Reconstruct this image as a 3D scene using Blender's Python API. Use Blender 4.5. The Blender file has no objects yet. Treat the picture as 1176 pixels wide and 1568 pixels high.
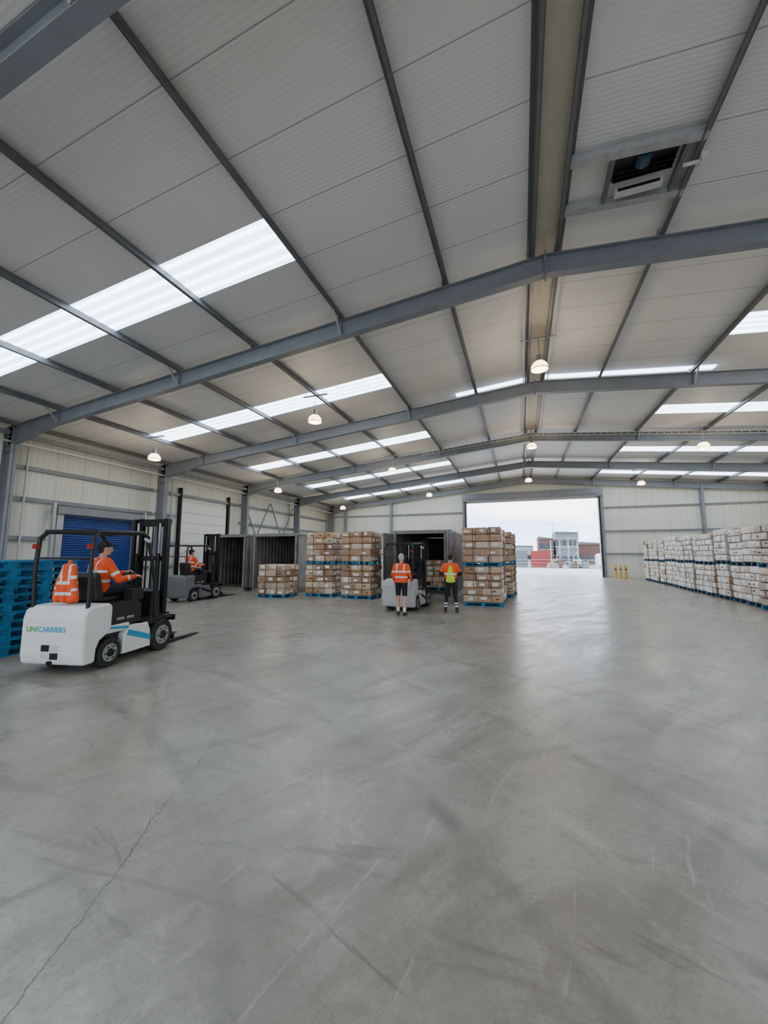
import bpy, bmesh, math, random
from mathutils import Vector, Matrix
random.seed(7)
V=Vector
pi=math.pi
SC=bpy.context.scene
ZOOM=None
# ------------------------------------------------------------------ materials
MATS={}
def nt(name):
    m=bpy.data.materials.new(name); m.use_nodes=True
    t=m.node_tree; b=t.nodes['Principled BSDF']
    return m,t,b
def mat(name,col,rough=.6,metal=0.0,var=.1,scale=6.0,bump=0.0,emis=0.0,ecol=None,alpha=1.0,island=0.0):
    if name in MATS: return MATS[name]
    m,t,b=nt(name)
    N=t.nodes;L=t.links
    tc=N.new('ShaderNodeTexCoord'); no=N.new('ShaderNodeTexNoise'); no.inputs['Scale'].default_value=scale; no.inputs['Detail'].default_value=5
    L.new(tc.outputs['Object'],no.inputs['Vector'])
    cr=N.new('ShaderNodeValToRGB')
    cr.color_ramp.elements[0].position=.3; cr.color_ramp.elements[1].position=.7
    cr.color_ramp.elements[0].color=(*[max(0,c*(1-var)) for c in col],1)
    cr.color_ramp.elements[1].color=(*[min(1,c*(1+var)) for c in col],1)
    L.new(no.outputs['Fac'],cr.inputs['Fac'])
    out=cr.outputs['Color']
    if island>0:
        g=N.new('ShaderNodeNewGeometry'); mr=N.new('ShaderNodeMapRange')
        mr.inputs['To Min'].default_value=1-island; mr.inputs['To Max'].default_value=1+island
        L.new(g.outputs['Random Per Island'],mr.inputs['Value'])
        hs=N.new('ShaderNodeHueSaturation'); L.new(mr.outputs['Result'],hs.inputs['Value']); L.new(out,hs.inputs['Color']); out=hs.outputs['Color']
    L.new(out,b.inputs['Base Color'])
    b.inputs['Roughness'].default_value=rough; b.inputs['Metallic'].default_value=metal
    if bump>0:
        bn=N.new('ShaderNodeBump'); bn.inputs['Strength'].default_value=bump; bn.inputs['Distance'].default_value=.02
        L.new(no.outputs['Fac'],bn.inputs['Height']); L.new(bn.outputs['Normal'],b.inputs['Normal'])
    if emis>0:
        b.inputs['Emission Color'].default_value=(*(ecol or col),1); b.inputs['Emission Strength'].default_value=emis
    MATS[name]=m; return m
def mth(t,op,a,b=None,c=None):
    n=t.nodes.new('ShaderNodeMath'); n.operation=op
    for i,x in enumerate((a,b,c)):
        if x is None: continue
        if isinstance(x,(int,float)): n.inputs[i].default_value=x
        else: t.links.new(x,n.inputs[i])
    return n.outputs[0]
def mix(t,f,a,b,mode='MIX'):
    n=t.nodes.new('ShaderNodeMix'); n.data_type='RGBA'; n.blend_type=mode
    for sock,x in ((n.inputs[0],f),(n.inputs[6],a),(n.inputs[7],b)):
        if isinstance(x,(int,float)): sock.default_value=x
        elif isinstance(x,tuple): sock.default_value=(*x,1)
        else: t.links.new(x,sock)
    return n.outputs[2]
def noise(t,vec,scale,detail=4,rough=.5,dist=0):
    n=t.nodes.new('ShaderNodeTexNoise'); n.inputs['Scale'].default_value=scale; n.inputs['Detail'].default_value=detail
    n.inputs['Roughness'].default_value=rough; n.inputs['Distortion'].default_value=dist
    t.links.new(vec,n.inputs['Vector']); return n.outputs['Fac']
def ramp(t,f,stops):
    n=t.nodes.new('ShaderNodeMapRange'); n.inputs['From Min'].default_value=stops[0]; n.inputs['From Max'].default_value=stops[1]
    n.inputs['To Min'].default_value=stops[2]; n.inputs['To Max'].default_value=stops[3]; t.links.new(f,n.inputs['Value']); return n.outputs['Result']

def floor_mat():
    m,t,b=nt('polished_concrete'); N=t.nodes;L=t.links
    tc=N.new('ShaderNodeTexCoord'); P=tc.outputs['Object']
    def mp_(rz,sc):
        mp=N.new('ShaderNodeMapping')
        r=N.new('ShaderNodeVectorRotate'); r.rotation_type='Z_AXIS'; r.inputs['Angle'].default_value=rz; L.new(P,r.inputs['Vector'])
        mp.inputs['Scale'].default_value=sc; L.new(r.outputs[0],mp.inputs['Vector']); return mp.outputs[0]
    A=mp_(.6,(1,.26,1)); B=mp_(-.8,(1,.2,1)); C=mp_(1.5,(1,.14,1)); D=mp_(.25,(1,.1,1)); E=mp_(-1.25,(1,.12,1))
    big=noise(t,P,.45,5,.62,.8); med=noise(t,P,1.5,6,.62,.9); st=noise(t,A,1.5,8,.64,1.5); st2=noise(t,B,2.6,7,.62,1.2); st3=noise(t,C,5,6,.65,.8)
    s4=noise(t,D,11,5,.6,.8); s5=noise(t,E,9,5,.6,1.0); blot=noise(t,P,4.2,7,.68,.5)
    fine=noise(t,P,30,6,.7); grit=noise(t,P,140,2,.5)
    c=mix(t,ramp(t,big,(.38,.62,0,1)),(.275,.243,.195),(.375,.340,.285))
    c=mix(t,ramp(t,med,(.46,.64,0,.6)),c,(.44,.405,.345))
    c=mix(t,ramp(t,st,(.50,.66,0,.75)),c,(.195,.170,.132))
    c=mix(t,ramp(t,st2,(.56,.68,0,.6)),c,(.49,.455,.40))
    c=mix(t,ramp(t,st3,(.58,.69,0,.6)),c,(.165,.145,.112))
    c=mix(t,ramp(t,blot,(.54,.66,0,.5)),c,(.20,.176,.14))
    c=mix(t,ramp(t,s4,(.63,.70,0,.55)),c,(.52,.49,.44))
    c=mix(t,ramp(t,s5,(.63,.71,0,.6)),c,(.13,.115,.09))
    c=mix(t,ramp(t,fine,(.42,.66,0,.45)),c,(.20,.178,.14))
    c=mix(t,ramp(t,grit,(.62,.70,0,.6)),c,(.11,.10,.08))
    wv=N.new('ShaderNodeTexWave'); wv.wave_type='RINGS'; wv.rings_direction='Z'; wv.inputs['Scale'].default_value=.22; wv.inputs['Distortion'].default_value=3.5; wv.inputs['Detail'].default_value=3; wv.inputs['Detail Scale'].default_value=.35
    off=N.new('ShaderNodeVectorMath'); off.operation='ADD'; off.inputs[1].default_value=(6,3,0); L.new(P,off.inputs[0]); L.new(off.outputs[0],wv.inputs['Vector'])
    arc=mth(t,'MULTIPLY',ramp(t,wv.outputs['Fac'],(.96,1,0,1)),ramp(t,med,(.42,.58,0,.55)))
    c=mix(t,arc,c,(.11,.10,.08))
    sx=N.new('ShaderNodeSeparateXYZ'); L.new(P,sx.inputs[0])
    wob=noise(t,P,1.7,6,.65)
    d=mth(t,'ADD',mth(t,'ADD',mth(t,'MULTIPLY',sx.outputs[0],.915),mth(t,'MULTIPLY',sx.outputs[1],.403)),1.276)
    d=mth(t,'ABSOLUTE',mth(t,'ADD',d,mth(t,'MULTIPLY',mth(t,'SUBTRACT',wob,.5),.22)))
    near=ramp(t,d,(.0015,.007,1,0)); lim=mth(t,'MULTIPLY',ramp(t,sx.outputs[1],(2.9,3.8,1,0)),ramp(t,noise(t,P,4.3,4),(.38,.54,.2,1)))
    crack=mth(t,'MULTIPLY',near,lim)
    c=mix(t,mth(t,'MULTIPLY',crack,.8),c,(.05,.045,.04))
    vo=N.new('ShaderNodeTexVoronoi'); vo.inputs['Scale'].default_value=1.3; L.new(P,vo.inputs['Vector'])
    c=mix(t,ramp(t,vo.outputs['Distance'],(.010,.022,.8,0)),c,(.04,.035,.03))
    L.new(c,b.inputs['Base Color'])
    r=mth(t,'ADD',ramp(t,st,(.35,.65,.21,.36)),ramp(t,fine,(.3,.7,-.03,.08)))
    L.new(r,b.inputs['Roughness'])
    bn=N.new('ShaderNodeBump'); bn.inputs['Strength'].default_value=.18; bn.inputs['Distance'].default_value=.02
    L.new(mth(t,'ADD',st,mth(t,'MULTIPLY',fine,.3)),bn.inputs['Height']); L.new(bn.outputs['Normal'],b.inputs['Normal'])
    b.inputs['Specular IOR Level'].default_value=.75
    return m
def ceil_mat():
    m,t,b=nt('roof_liner_sheet'); N=t.nodes;L=t.links
    tc=N.new('ShaderNodeTexCoord'); sx=N.new('ShaderNodeSeparateXYZ'); L.new(tc.outputs['Object'],sx.inputs[0])
    y=sx.outputs[1]
    fr=mth(t,'FRACT',mth(t,'ADD',mth(t,'DIVIDE',mth(t,'SUBTRACT',y,5.45),1.1),20.0))
    line=mth(t,'LESS_THAN',fr,.016)
    rib=mth(t,'SINE',mth(t,'MULTIPLY',y,2*pi/.0733))
    big=noise(t,tc.outputs['Object'],.5,3)
    c=mix(t,ramp(t,big,(.3,.7,0,1)),(.86,.85,.84),(.91,.90,.89))
    c=mix(t,ramp(t,rib,(-1,1,0,.18)),c,(.62,.61,.61))
    c=mix(t,mth(t,'MULTIPLY',line,.7),c,(.26,.26,.27))
    L.new(c,b.inputs['Base Color']); b.inputs['Roughness'].default_value=.5
    bn=N.new('ShaderNodeBump'); bn.inputs['Strength'].default_value=.15; bn.inputs['Distance'].default_value=.01
    L.new(rib,bn.inputs['Height']); L.new(bn.outputs['Normal'],b.inputs['Normal'])
    return m
def wall_mat():
    m,t,b=nt('cream_wall_panel'); N=t.nodes;L=t.links
    tc=N.new('ShaderNodeTexCoord'); sx=N.new('ShaderNodeSeparateXYZ'); L.new(tc.outputs['Object'],sx.inputs[0])
    s=mth(t,'ADD',sx.outputs[0],sx.outputs[1])
    fr=mth(t,'FRACT',mth(t,'ADD',mth(t,'DIVIDE',s,1.1),50.3))
    line=mth(t,'LESS_THAN',fr,.02)
    rib=mth(t,'SINE',mth(t,'MULTIPLY',s,2*pi/.22))
    big=noise(t,tc.outputs['Object'],.6,4)
    c=mix(t,ramp(t,big,(.3,.7,0,1)),(.74,.745,.66),(.80,.805,.72))
    c=mix(t,ramp(t,rib,(.2,1,0,.2)),c,(.50,.50,.44))
    c=mix(t,mth(t,'MULTIPLY',line,.65),c,(.25,.25,.22))
    L.new(c,b.inputs['Base Color']); b.inputs['Roughness'].default_value=.5
    bn=N.new('ShaderNodeBump'); bn.inputs['Strength'].default_value=.25; bn.inputs['Distance'].default_value=.01
    L.new(rib,bn.inputs['Height']); L.new(bn.outputs['Normal'],b.inputs['Normal'])
    return m
SKYL=9.0
def sky_panel_mat():
    m,t,b=nt('translucent_rooflight'); N=t.nodes;L=t.links
    tc=N.new('ShaderNodeTexCoord'); sx=N.new('ShaderNodeSeparateXYZ'); L.new(tc.outputs['Object'],sx.inputs[0])
    rib=mth(t,'SINE',mth(t,'MULTIPLY',sx.outputs[1],2*pi/.275))
    mp=N.new('ShaderNodeMapping'); mp.inputs['Scale'].default_value=(.3,4,1); L.new(tc.outputs['Object'],mp.inputs['Vector'])
    no=noise(t,mp.outputs[0],1.5,4)
    c=mix(t,ramp(t,rib,(-.3,1,0,1)),(.30,.47,.66),(.90,.95,1.0))
    c=mix(t,ramp(t,no,(.4,.7,0,.4)),c,(.64,.81,1.0))
    b.inputs['Base Color'].default_value=(.8,.85,.9,1)
    L.new(c,b.inputs['Emission Color']); b.inputs['Emission Strength'].default_value=SKYL
    b.inputs['Roughness'].default_value=.4
    return m
FLOOR=floor_mat(); CEIL=ceil_mat(); WALL=wall_mat(); SKYP=sky_panel_mat()
STEEL=mat('painted_grey_steel',(.24,.26,.29),.45,.0,.08,2)
GALV=mat('galvanised_steel',(.46,.47,.48),.4,.3,.12,10)
PURL=mat('purlin_steel',(.16,.165,.175),.45,.15,.12,4)
BEIGE=mat('ridge_liner_beige',(.58,.53,.43),.5,0,.06,2)
BLACK=mat('black_plastic',(.014,.014,.016),.45,0,.2,8)
DMETAL=mat('dark_mast_metal',(.024,.024,.027),.4,.5,.2,8)
RUBBER=mat('tyre_rubber',(.030,.029,.028),.8,0,.3,20,.2)
WHITE=mat('truck_white_paint',(.86,.86,.83),.3,0,.04,3)
GREYT=mat('truck_grey_paint',(.16,.16,.165),.4,0,.08,3)
SILV=mat('truck_silver_paint',(.50,.50,.49),.4,0,.06,3)
TEAL=mat('teal_decal',(.04,.36,.60),.4,0,.04,3)
GREEN=mat('green_decal',(.10,.50,.10),.4,0,.04,3)
BLUE=mat('blue_pallet_paint',(.015,.17,.33),.6,0,.35,7,.2)
DBLUE=mat('dark_pallet_paint',(.015,.08,.16),.7,0,.35,7,.2)
BLUED=mat('blue_shutter_paint',(.02,.06,.28),.45,0,.12,3)
ORANGE=mat('hi_vis_orange',(.98,.10,.015),.7,0,.08,12)
LIME=mat('hi_vis_lime',(.62,.88,.05),.7,0,.06,12)
SILVER=mat('reflective_tape',(.78,.79,.80),.35,.1,.05,12)
NAVY=mat('dark_work_cloth',(.012,.014,.022),.85,0,.3,14)
SKIN=mat('skin',(.60,.34,.25),.55,0,.08,14)
HAIRD=mat('dark_hair',(.02,.015,.012),.7,0,.3,40)
HAIRG=mat('grey_hair',(.50,.48,.45),.7,0,.2,40)
BOOT=mat('work_boot',(.05,.035,.025),.7,0,.2,20)
SOCK=mat('white_sock',(.75,.75,.73),.8,0,.05,20)
EYEW=mat('eye_white',(.8,.8,.8),.2); LIP=mat('lip',(.45,.16,.13),.5)
LENS=mat('red_tail_lens',(.35,.02,.015),.3)
KRAFT=mat('kraft_carton',(.42,.26,.15),.4,0,.26,9,.5,island=.32)
KRAFT2=mat('kraft_carton_light',(.60,.46,.33),.4,0,.16,9,.45,island=.2)
WPAPER=mat('white_wrapped_carton',(.70,.66,.58),.4,0,.16,9,.5,island=.26)
LABEL=mat('white_label',(.86,.85,.82),.5,0,.05,20,island=.1)
INK=mat('printed_ink',(.10,.05,.03),.6)
CONT=mat('container_paint',(.22,.21,.195),.6,0,.25,1.5,.1)
CONTI=mat('container_inner_shade',(.03,.03,.03),.8,0,.2,1.5)  # container paint darkened to near black: inner shade put into the colour
WOOD=mat('plywood_floor',(.10,.065,.04),.8,0,.25,4)
YEL=mat('bollard_yellow',(.80,.42,.03),.5,0,.08,8)
LAMP=mat('lamp_glow',(1,.86,.6),.3,emis=7,ecol=(1,.72,.38))
CONDUIT=mat('white_conduit',(.65,.65,.63),.5,0,.04,8)
RIM=mat('wheel_rim_grey',(.35,.35,.34),.5,.2,.1,8)

# ------------------------------------------------------------------ mesh builder
class MB:
    def __init__(s): s.v=[];s.f=[];s.m=[];s.s=[];s.mats=[];s.T=Matrix()
    def mi(s,m):
        if m not in s.mats: s.mats.append(m)
        return s.mats.index(m)
    def add(s,vs,fs,m,sm=False):
        o=len(s.v); k=s.mi(m)
        s.v+= [s.T@V(v) for v in vs]
        for f in fs: s.f.append([o+i for i in f]); s.m.append(k); s.s.append(sm)
    def box(s,x0,x1,y0,y1,z0,z1,m):
        s.add([(x0,y0,z0),(x1,y0,z0),(x1,y1,z0),(x0,y1,z0),(x0,y0,z1),(x1,y0,z1),(x1,y1,z1),(x0,y1,z1)],
              [(3,2,1,0),(4,5,6,7),(0,1,5,4),(1,2,6,5),(2,3,7,6),(3,0,4,7)],m)
    def beam(s,p,q,w,h,m,up=(0,0,1)):
        p=V(p);q=V(q);d=(q-p).normalized();sd=d.cross(V(up))
        if sd.length<1e-4: sd=d.cross(V((0,1,0)))
        sd.normalize();u=sd.cross(d)
        a=sd*w/2;b=u*h/2
        s.add([p-a-b,p+a-b,p+a+b,p-a+b,q-a-b,q+a-b,q+a+b,q-a+b],[(3,2,1,0),(4,5,6,7),(0,1,5,4),(1,2,6,5),(2,3,7,6),(3,0,4,7)],m)
    def cyl(s,p,q,r0,m,r1=None,n=14,sm=True,caps=True):
        if r1 is None: r1=r0
        p=V(p);q=V(q);d=(q-p).normalized();a=d.cross(V((0,0,1)))
        if a.length<1e-3: a=d.cross(V((0,1,0)))
        a.normalize();b=d.cross(a)
        vs=[];
        for c,r in((p,r0),(q,r1)):
            for i in range(n):
                t=2*pi*i/n; vs.append(c+a*r*math.cos(t)+b*r*math.sin(t))
        s.add(vs,[(i,(i+1)%n,n+(i+1)%n,n+i) for i in range(n)],m,sm)
        if caps: s.add(vs,[tuple(range(n))[::-1],tuple(range(n,2*n))],m)
    def sph(s,c,r,m,n=12,k=8):
        if isinstance(r,(int,float)): r=(r,r,r)
        c=V(c);vs=[c+V((0,0,r[2]))]
        for j in range(1,k):
            ph=pi*j/k
            for i in range(n):
                t=2*pi*i/n; vs.append(c+V((r[0]*math.sin(ph)*math.cos(t),r[1]*math.sin(ph)*math.sin(t),r[2]*math.cos(ph))))
        vs.append(c-V((0,0,r[2])));fs=[]
        for i in range(n): fs.append((0,1+i,1+(i+1)%n))
        for j in range(k-2):
            for i in range(n):
                a=1+j*n;fs.append((a+i,a+n+i,a+n+(i+1)%n,a+(i+1)%n))
        a=1+(k-2)*n
        for i in range(n): fs.append((a+i,len(vs)-1,a+(i+1)%n))
        s.add(vs,fs,m,True)
    def tube(s,pts,r,m,n=8):
        for a,b in zip(pts,pts[1:]): s.cyl(a,b,r,m,n=n)
        for a in pts[1:-1]: s.sph(a,r,m,8,6)
    def prism(s,prof,a0,a1,m,axis='x'):
        n=len(prof)
        def P(u,w,a): return (a,u,w) if axis=='x' else ((u,a,w) if axis=='y' else (u,w,a))
        vs=[P(u,w,a0) for u,w in prof]+[P(u,w,a1) for u,w in prof]
        s.add(vs,[tuple(range(n)),tuple(range(n,2*n))[::-1]]+[(i,n+i,n+(i+1)%n,(i+1)%n) for i in range(n)],m)
    def ring(s,c,ax,R,r,m,n=24,k=8,a0=0,a1=2*pi):
        c=V(c);ax=V(ax).normalized();a=ax.cross(V((0,0,1)))
        if a.length<1e-3:a=ax.cross(V((0,1,0)))
        a.normalize();b=ax.cross(a);vs=[];full=abs(a1-a0-2*pi)<1e-4;N=n if full else n+1
        for i in range(N):
            t=a0+(a1-a0)*i/n;d=a*math.cos(t)+b*math.sin(t)
            for j in range(k):
                p=2*pi*j/k;vs.append(c+d*(R+r*math.cos(p))+ax*r*math.sin(p))
        fs=[]
        for i in range(n):
            i2=(i+1)%N
            for j in range(k): fs.append((i*k+j,i2*k+j,i2*k+(j+1)%k,i*k+(j+1)%k))
        s.add(vs,fs,m,True)
    def mesh(s,name,recalc=True):
        me=bpy.data.meshes.new(name);me.from_pydata([tuple(v) for v in s.v],[],s.f)
        for m in s.mats: me.materials.append(m)
        me.polygons.foreach_set('material_index',s.m);me.polygons.foreach_set('use_smooth',s.s);me.update()
        if recalc:
            b=bmesh.new();b.from_mesh(me);bmesh.ops.recalc_face_normals(b,faces=b.faces);b.to_mesh(me);b.free()
        return me
    def obj(s,name,parent=None,bevel=0,seg=2,loc=(0,0,0),rot=0,recalc=True):
        o=bpy.data.objects.new(name,s.mesh(name,recalc));SC.collection.objects.link(o)
        o.location=loc;o.rotation_euler=(0,0,rot)
        if parent:o.parent=parent
        if bevel>0:
            md=o.modifiers.new('bevel','BEVEL');md.width=bevel;md.segments=seg;md.limit_method='ANGLE';md.angle_limit=math.radians(40)
        return o
def empty(name,loc=(0,0,0),rot=0):
    o=bpy.data.objects.new(name,None);SC.collection.objects.link(o);o.location=loc;o.rotation_euler=(0,0,rot);o.empty_display_size=.3
    return o
def inst(name,me,loc,rot=0):
    o=bpy.data.objects.new(name,me);SC.collection.objects.link(o);o.location=loc;o.rotation_euler=(0,0,rot);return o

# ------------------------------------------------------------------ building
R=.74; SL=.0945; YB=-11.2; YE=35.0; XL=-18.6; XR=R+19.34
ZA=7.85; DEP=.45; ZS=ZA+DEP+.2
def zs(x): return ZS-SL*abs(x-R)
FR=[-11.0,-4.6,2.2,8.6,15.2,21.8,28.4,34.7]
dL,dR,dZ=-4.48,6.0,6.35

b=MB(); b.box(XL-.2,XR+.2,YB-.2,YE+.15,-.15,0,FLOOR); b.obj('floor')
b=MB(); b.box(XL-.15,XL,YB,YE,0,zs(XL),WALL); b.obj('wall_left')
b=MB(); b.box(XR,XR+.15,YB,YE,0,zs(XR),WALL); b.obj('wall_right')
for nm,y0,y1 in(('wall_back',YE,YE+.15),('wall_front',YB-.15,YB)):  # wall_front doorway is out of view, opened to let sky light in
    b=MB()
    b.prism([(XL-.15,0),(dL,0),(dL,zs(dL)),(XL-.15,zs(XL-.15))],y0,y1,WALL,'y')
    b.prism([(dR,0),(XR+.15,0),(XR+.15,zs(XR+.15)),(dR,zs(dR))],y0,y1,WALL,'y')
    b.prism([(dL,dZ),(dR,dZ),(dR,zs(dR)),(R,ZS),(dL,zs(dL))],y0,y1,WALL,'y')
    b.obj(nm)
rows=[5.45+6.6*k for k in range(-2,5)]
ys=sorted(set([YB,YE]+[r for r in rows]+[r+1.1 for r in rows]))
offs=[0,5.0,16.2,19.5]
ceil=MB(); n=1
for sgn in(-1,1):
    for i in range(3):
        for a,c in zip(ys,ys[1:]):
            x0,x1=R+sgn*offs[i],R+sgn*offs[i+1]
            q=[(x0,a,zs(x0)),(x1,a,zs(x1)),(x1,c,zs(x1)),(x0,c,zs(x0))]
            if i==1 and any(abs(a-r)<.01 for r in rows):
                s=MB(); s.add(q+[(p[0],p[1],p[2]+.03) for p in q],[(0,1,2,3),(4,5,6,7),(0,1,5,4),(1,2,6,5),(2,3,7,6),(3,0,4,7)],SKYP); s.obj('window_%d'%n); n+=1
            else:
                ceil.add(q+[(p[0],p[1],p[2]+.06) for p in q],[(0,1,2,3),(4,5,6,7),(0,1,5,4),(1,2,6,5),(2,3,7,6),(3,0,4,7)],CEIL)
ceil.obj('ceiling')
for yy in(15.05,):
    for x0,x1 in((R-3.0,R-.35),(R+.35,R+5.6)):
        s=MB(); q=[(x0,yy,zs(x0)-.012),(x1,yy,zs(x1)-.012),(x1,yy+.36,zs(x1)-.012),(x0,yy+.36,zs(x0)-.012)]
        s.add(q+[(p[0],p[1],p[2]+.01) for p in q],[(0,1,2,3),(4,5,6,7),(0,1,5,4),(1,2,6,5),(2,3,7,6),(3,0,4,7)],SKYP); s.obj('window_%d'%n); n+=1
b=MB()
for sgn in(-1,1):
    x1=R+sgn*.25
    b.add([(R,YB,ZS-.05),(x1,YB,ZS-.07),(x1,YE,ZS-.07),(R,YE,ZS-.05)],[(0,1,2,3)],BEIGE)
b.obj('trim_1')
b=MB()
OFF=[.29,2.2,4.95,7.7,10.45,13.2,15.95,18.5]
for sgn in(-1,1):
    for o in OFF:
        x=R+sgn*o; z1=zs(x)-.012; z0=z1-.19
        b.box(x-.006,x+.006,YB+.02,YE-.02,z0,z1,PURL)
        b.box(min(x,x-sgn*.075),max(x,x-sgn*.075),YB+.02,YE-.02,z0,z0+.008,PURL)
        b.box(min(x,x+sgn*.075),max(x,x+sgn*.075),YB+.02,YE-.02,z1-.008,z1,PURL)
        b.box(x-sgn*.075-.004,x-sgn*.075+.004,YB+.02,YE-.02,z0,z0+.025,PURL)
b.obj('roof_purlins')
for yf in FR:
    b=MB()
    for sgn in(-1,1):
        xe=R+sgn*18.85
        def top(x): return ZA+DEP-SL*abs(x-R)
        tn=.018;w=.2
        p=V((R,yf,top(R)-.01));q=V((xe,yf,top(xe)-.01)); b.beam(p,q,w,tn,STEEL)
        xh=R+sgn*16.2
        b.beam((R,yf,top(R)-DEP),(xh,yf,top(xh)-DEP),w,tn,STEEL)
        b.beam((xh,yf,top(xh)-DEP),(R+sgn*18.5,yf,top(xe)-DEP-.22),w,tn,STEEL)
        b.prism([(R,top(R)),(xe,top(xe)),(xe,top(xe)-DEP-.22),(xh,top(xh)-DEP),(R,top(R)-DEP)],yf-.007,yf+.007,STEEL,'y')
        xi=R+sgn*18.45; xo=R+sgn*18.95
        b.box(min(xi,xi+sgn*.018),max(xi,xi+sgn*.018),yf-.11,yf+.11,0,top(xi)-.1,STEEL)
        b.box(min(xo,xo+sgn*.018),max(xo,xo+sgn*.018),yf-.11,yf+.11,0,top(xo),STEEL)
        b.box(min(xi,xo),max(xi,xo),yf-.007,yf+.007,0,top(xo),STEEL)
        b.box(min(xi,xo)-.05,max(xi,xo)+.05,yf-.16,yf+.16,0,.02,STEEL)
        for zz in(5.55,6.1): b.box(min(xi,xo),max(xi,xo),yf-.1,yf+.1,zz,zz+.015,STEEL)
        b.box(min(R+sgn*.002,R+sgn*.02),max(R+sgn*.002,R+sgn*.02),yf-.12,yf+.12,ZA-.07,ZA+DEP+.06,STEEL)
        for zz in (ZA+.0,ZA+.12,ZA+.33):
            for dy in(-.07,.07): b.cyl((R+sgn*.02,yf+dy,zz),(R+sgn*.045,yf+dy,zz),.016,STEEL,n=6,sm=False)
        for o in OFF[2::2]:
            x=R+sgn*o
            for dy in(-1,):
                b.beam((x,yf+dy*.55,zs(x)-.17),(x,yf+dy*.09,top(x)-DEP+.04),.045,.045,GALV)
            b.box(x-.005,x+.005,yf-.1,yf+.1,top(x)-DEP,top(x),STEEL)
        for o in OFF:
            x=R+sgn*o; b.box(x-.09,x-.075,yf-.09,yf+.09,top(x)-.02,top(x)+.16,STEEL)
    b.obj('portal_frame')
for nm,x in(('eaves_beam',R-18.6),('eaves_beam',R+18.6)):
    b=MB()
    for i in range(len(FR)-1):
        b.box(x-.07,x+.07,FR[i]+.12,FR[i+1]-.12,6.2,6.36,STEEL)
        b.box(x-.05,x+.05,FR[i]+.02,FR[i+1]-.02,5.92,5.98,CONDUIT)
    b.obj(nm)
for sgn,nm in((-1,'wall_girts'),(1,'wall_girts')):
    b=MB(); xw=XL if sgn<0 else XR
    for z in(5.2,3.95,2.4,1.1):
        for i in range(len(FR)-1):
            a,c=FR[i]+.12,FR[i+1]-.12
            if sgn<0 and i==3 and z<3.6: 
                segs=[(a,10.3),(14.6,c)]
            elif sgn<0 and i==4 and z<5: segs=[(a,16.6)]
            else: segs=[(a,c)]
            for u,w in segs: 
                x0,x1=sorted((xw-sgn*.003,xw-sgn*.16)); b.box(x0,x1,u,w,z,z+.06,STEEL)
                x0,x1=sorted((xw-sgn*.15,xw-sgn*.165)); b.box(x0,x1,u,w,z-.1,z+.06,STEEL)
    b.obj(nm)
b=MB(); xb=XL+.3
b.beam((xb,21.95,5.7),(xb,25.05,.3),.07,.07,STEEL); b.beam((xb,25.15,.3),(xb,28.25,5.7),.07,.07,STEEL)
b.beam((xb,21.95,.3),(xb,25.05,5.7),.07,.07,STEEL); b.beam((xb,25.15,5.7),(xb,28.25,.3),.07,.07,STEEL)
b.obj('wall_cross_brace')
b=MB()
for x in(-16.4,-11.6,12.9,17.2): b.box(x-.09,x+.09,34.62,34.98,0,zs(x)-.3,STEEL)
for z in(5.5,3.6,1.8):
    b.box(XL+.2,dL-.35,34.85,34.99,z,z+.1,STEEL); b.box(dR+.35,XR-.2,34.85,34.99,z,z+.1,STEEL)
b.obj('end_wall_girts')
b=MB()
for x in(dL,dR):
    s=-1 if x<0 else 1
    x0,x1=sorted((x,x+s*.32)); b.box(x0,x1,34.55,34.99,0,7.0,STEEL)
    x0,x1=sorted((x-s*.03,x+s*.1)); b.box(x0,x1,34.45,34.56,0,6.4,DMETAL)
b.box(dL-.3,dR+.3,34.4,34.99,dZ+.12,dZ+.78,STEEL)
b.cyl((dL,34.6,dZ+.42),(dR,34.6,dZ+.42),.3,STEEL,n=20)
for i in range(4): b.box(dL,dR,34.7,34.74,dZ-.02+i*.08,dZ+.05+i*.08,CONDUIT)
b.obj('door_1')
b=MB()
for x in(dL,dR):
    s=-1 if x<0 else 1
    x0,x1=sorted((x,x+s*.32)); b.box(x0,x1,YB+.3,YB+.7,0,7.0,STEEL)
b.box(dL-.3,dR+.3,YB+.3,YB+.8,dZ+.1,dZ+.7,STEEL); b.obj('added_light_door')  # unseen open doorway added behind the camera to brighten the hall
b=MB(); x0=XL+.02
for i in range(34):
    z=.02+i*.1; b.prism([(x0,z),(x0+.05,z+.015),(x0+.05,z+.085),(x0,z+.1)],10.85,14.05,BLUED,'y')
for y in(10.7,14.2): b.box(XL+.005,XL+.3,y-.12,y+.12,0,3.75,GALV)
b.box(XL+.005,XL+.45,10.5,14.4,3.45,3.75,STEEL)
b.box(XL+.3,XL+.42,10.35,10.45,0,3.9,GALV); b.box(XL+.3,XL+.42,14.45,14.55,0,3.9,GALV)
b.obj('door_2')
WHT=mat('white_door_panel',(.85,.85,.81),.45,0,.03,3)
b=MB()
for i in range(8): b.box(XL+.03,XL+.08,17.0,20.6,.02+i*.6,.60+i*.6,WHT)
for y in(16.85,20.75): b.box(XL+.01,XL+.2,y-.07,y+.07,0,5.6,DMETAL)
b.beam((XL+.2,16.85,.3),(XL+.2,16.85,5.6),.06,.06,DMETAL); b.obj('door_4')
b=MB(); 
for y in (9.4,16.2,22.6,29.5): b.tube([(XL+.2,y,.1),(XL+.2,y,6.0)],.04,CONDUIT)
b.box(XL+.1,XL+.3,16.0,16.4,1.3,1.8,CONDUIT)
b.obj('wall_conduits')
b=MB()
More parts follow.
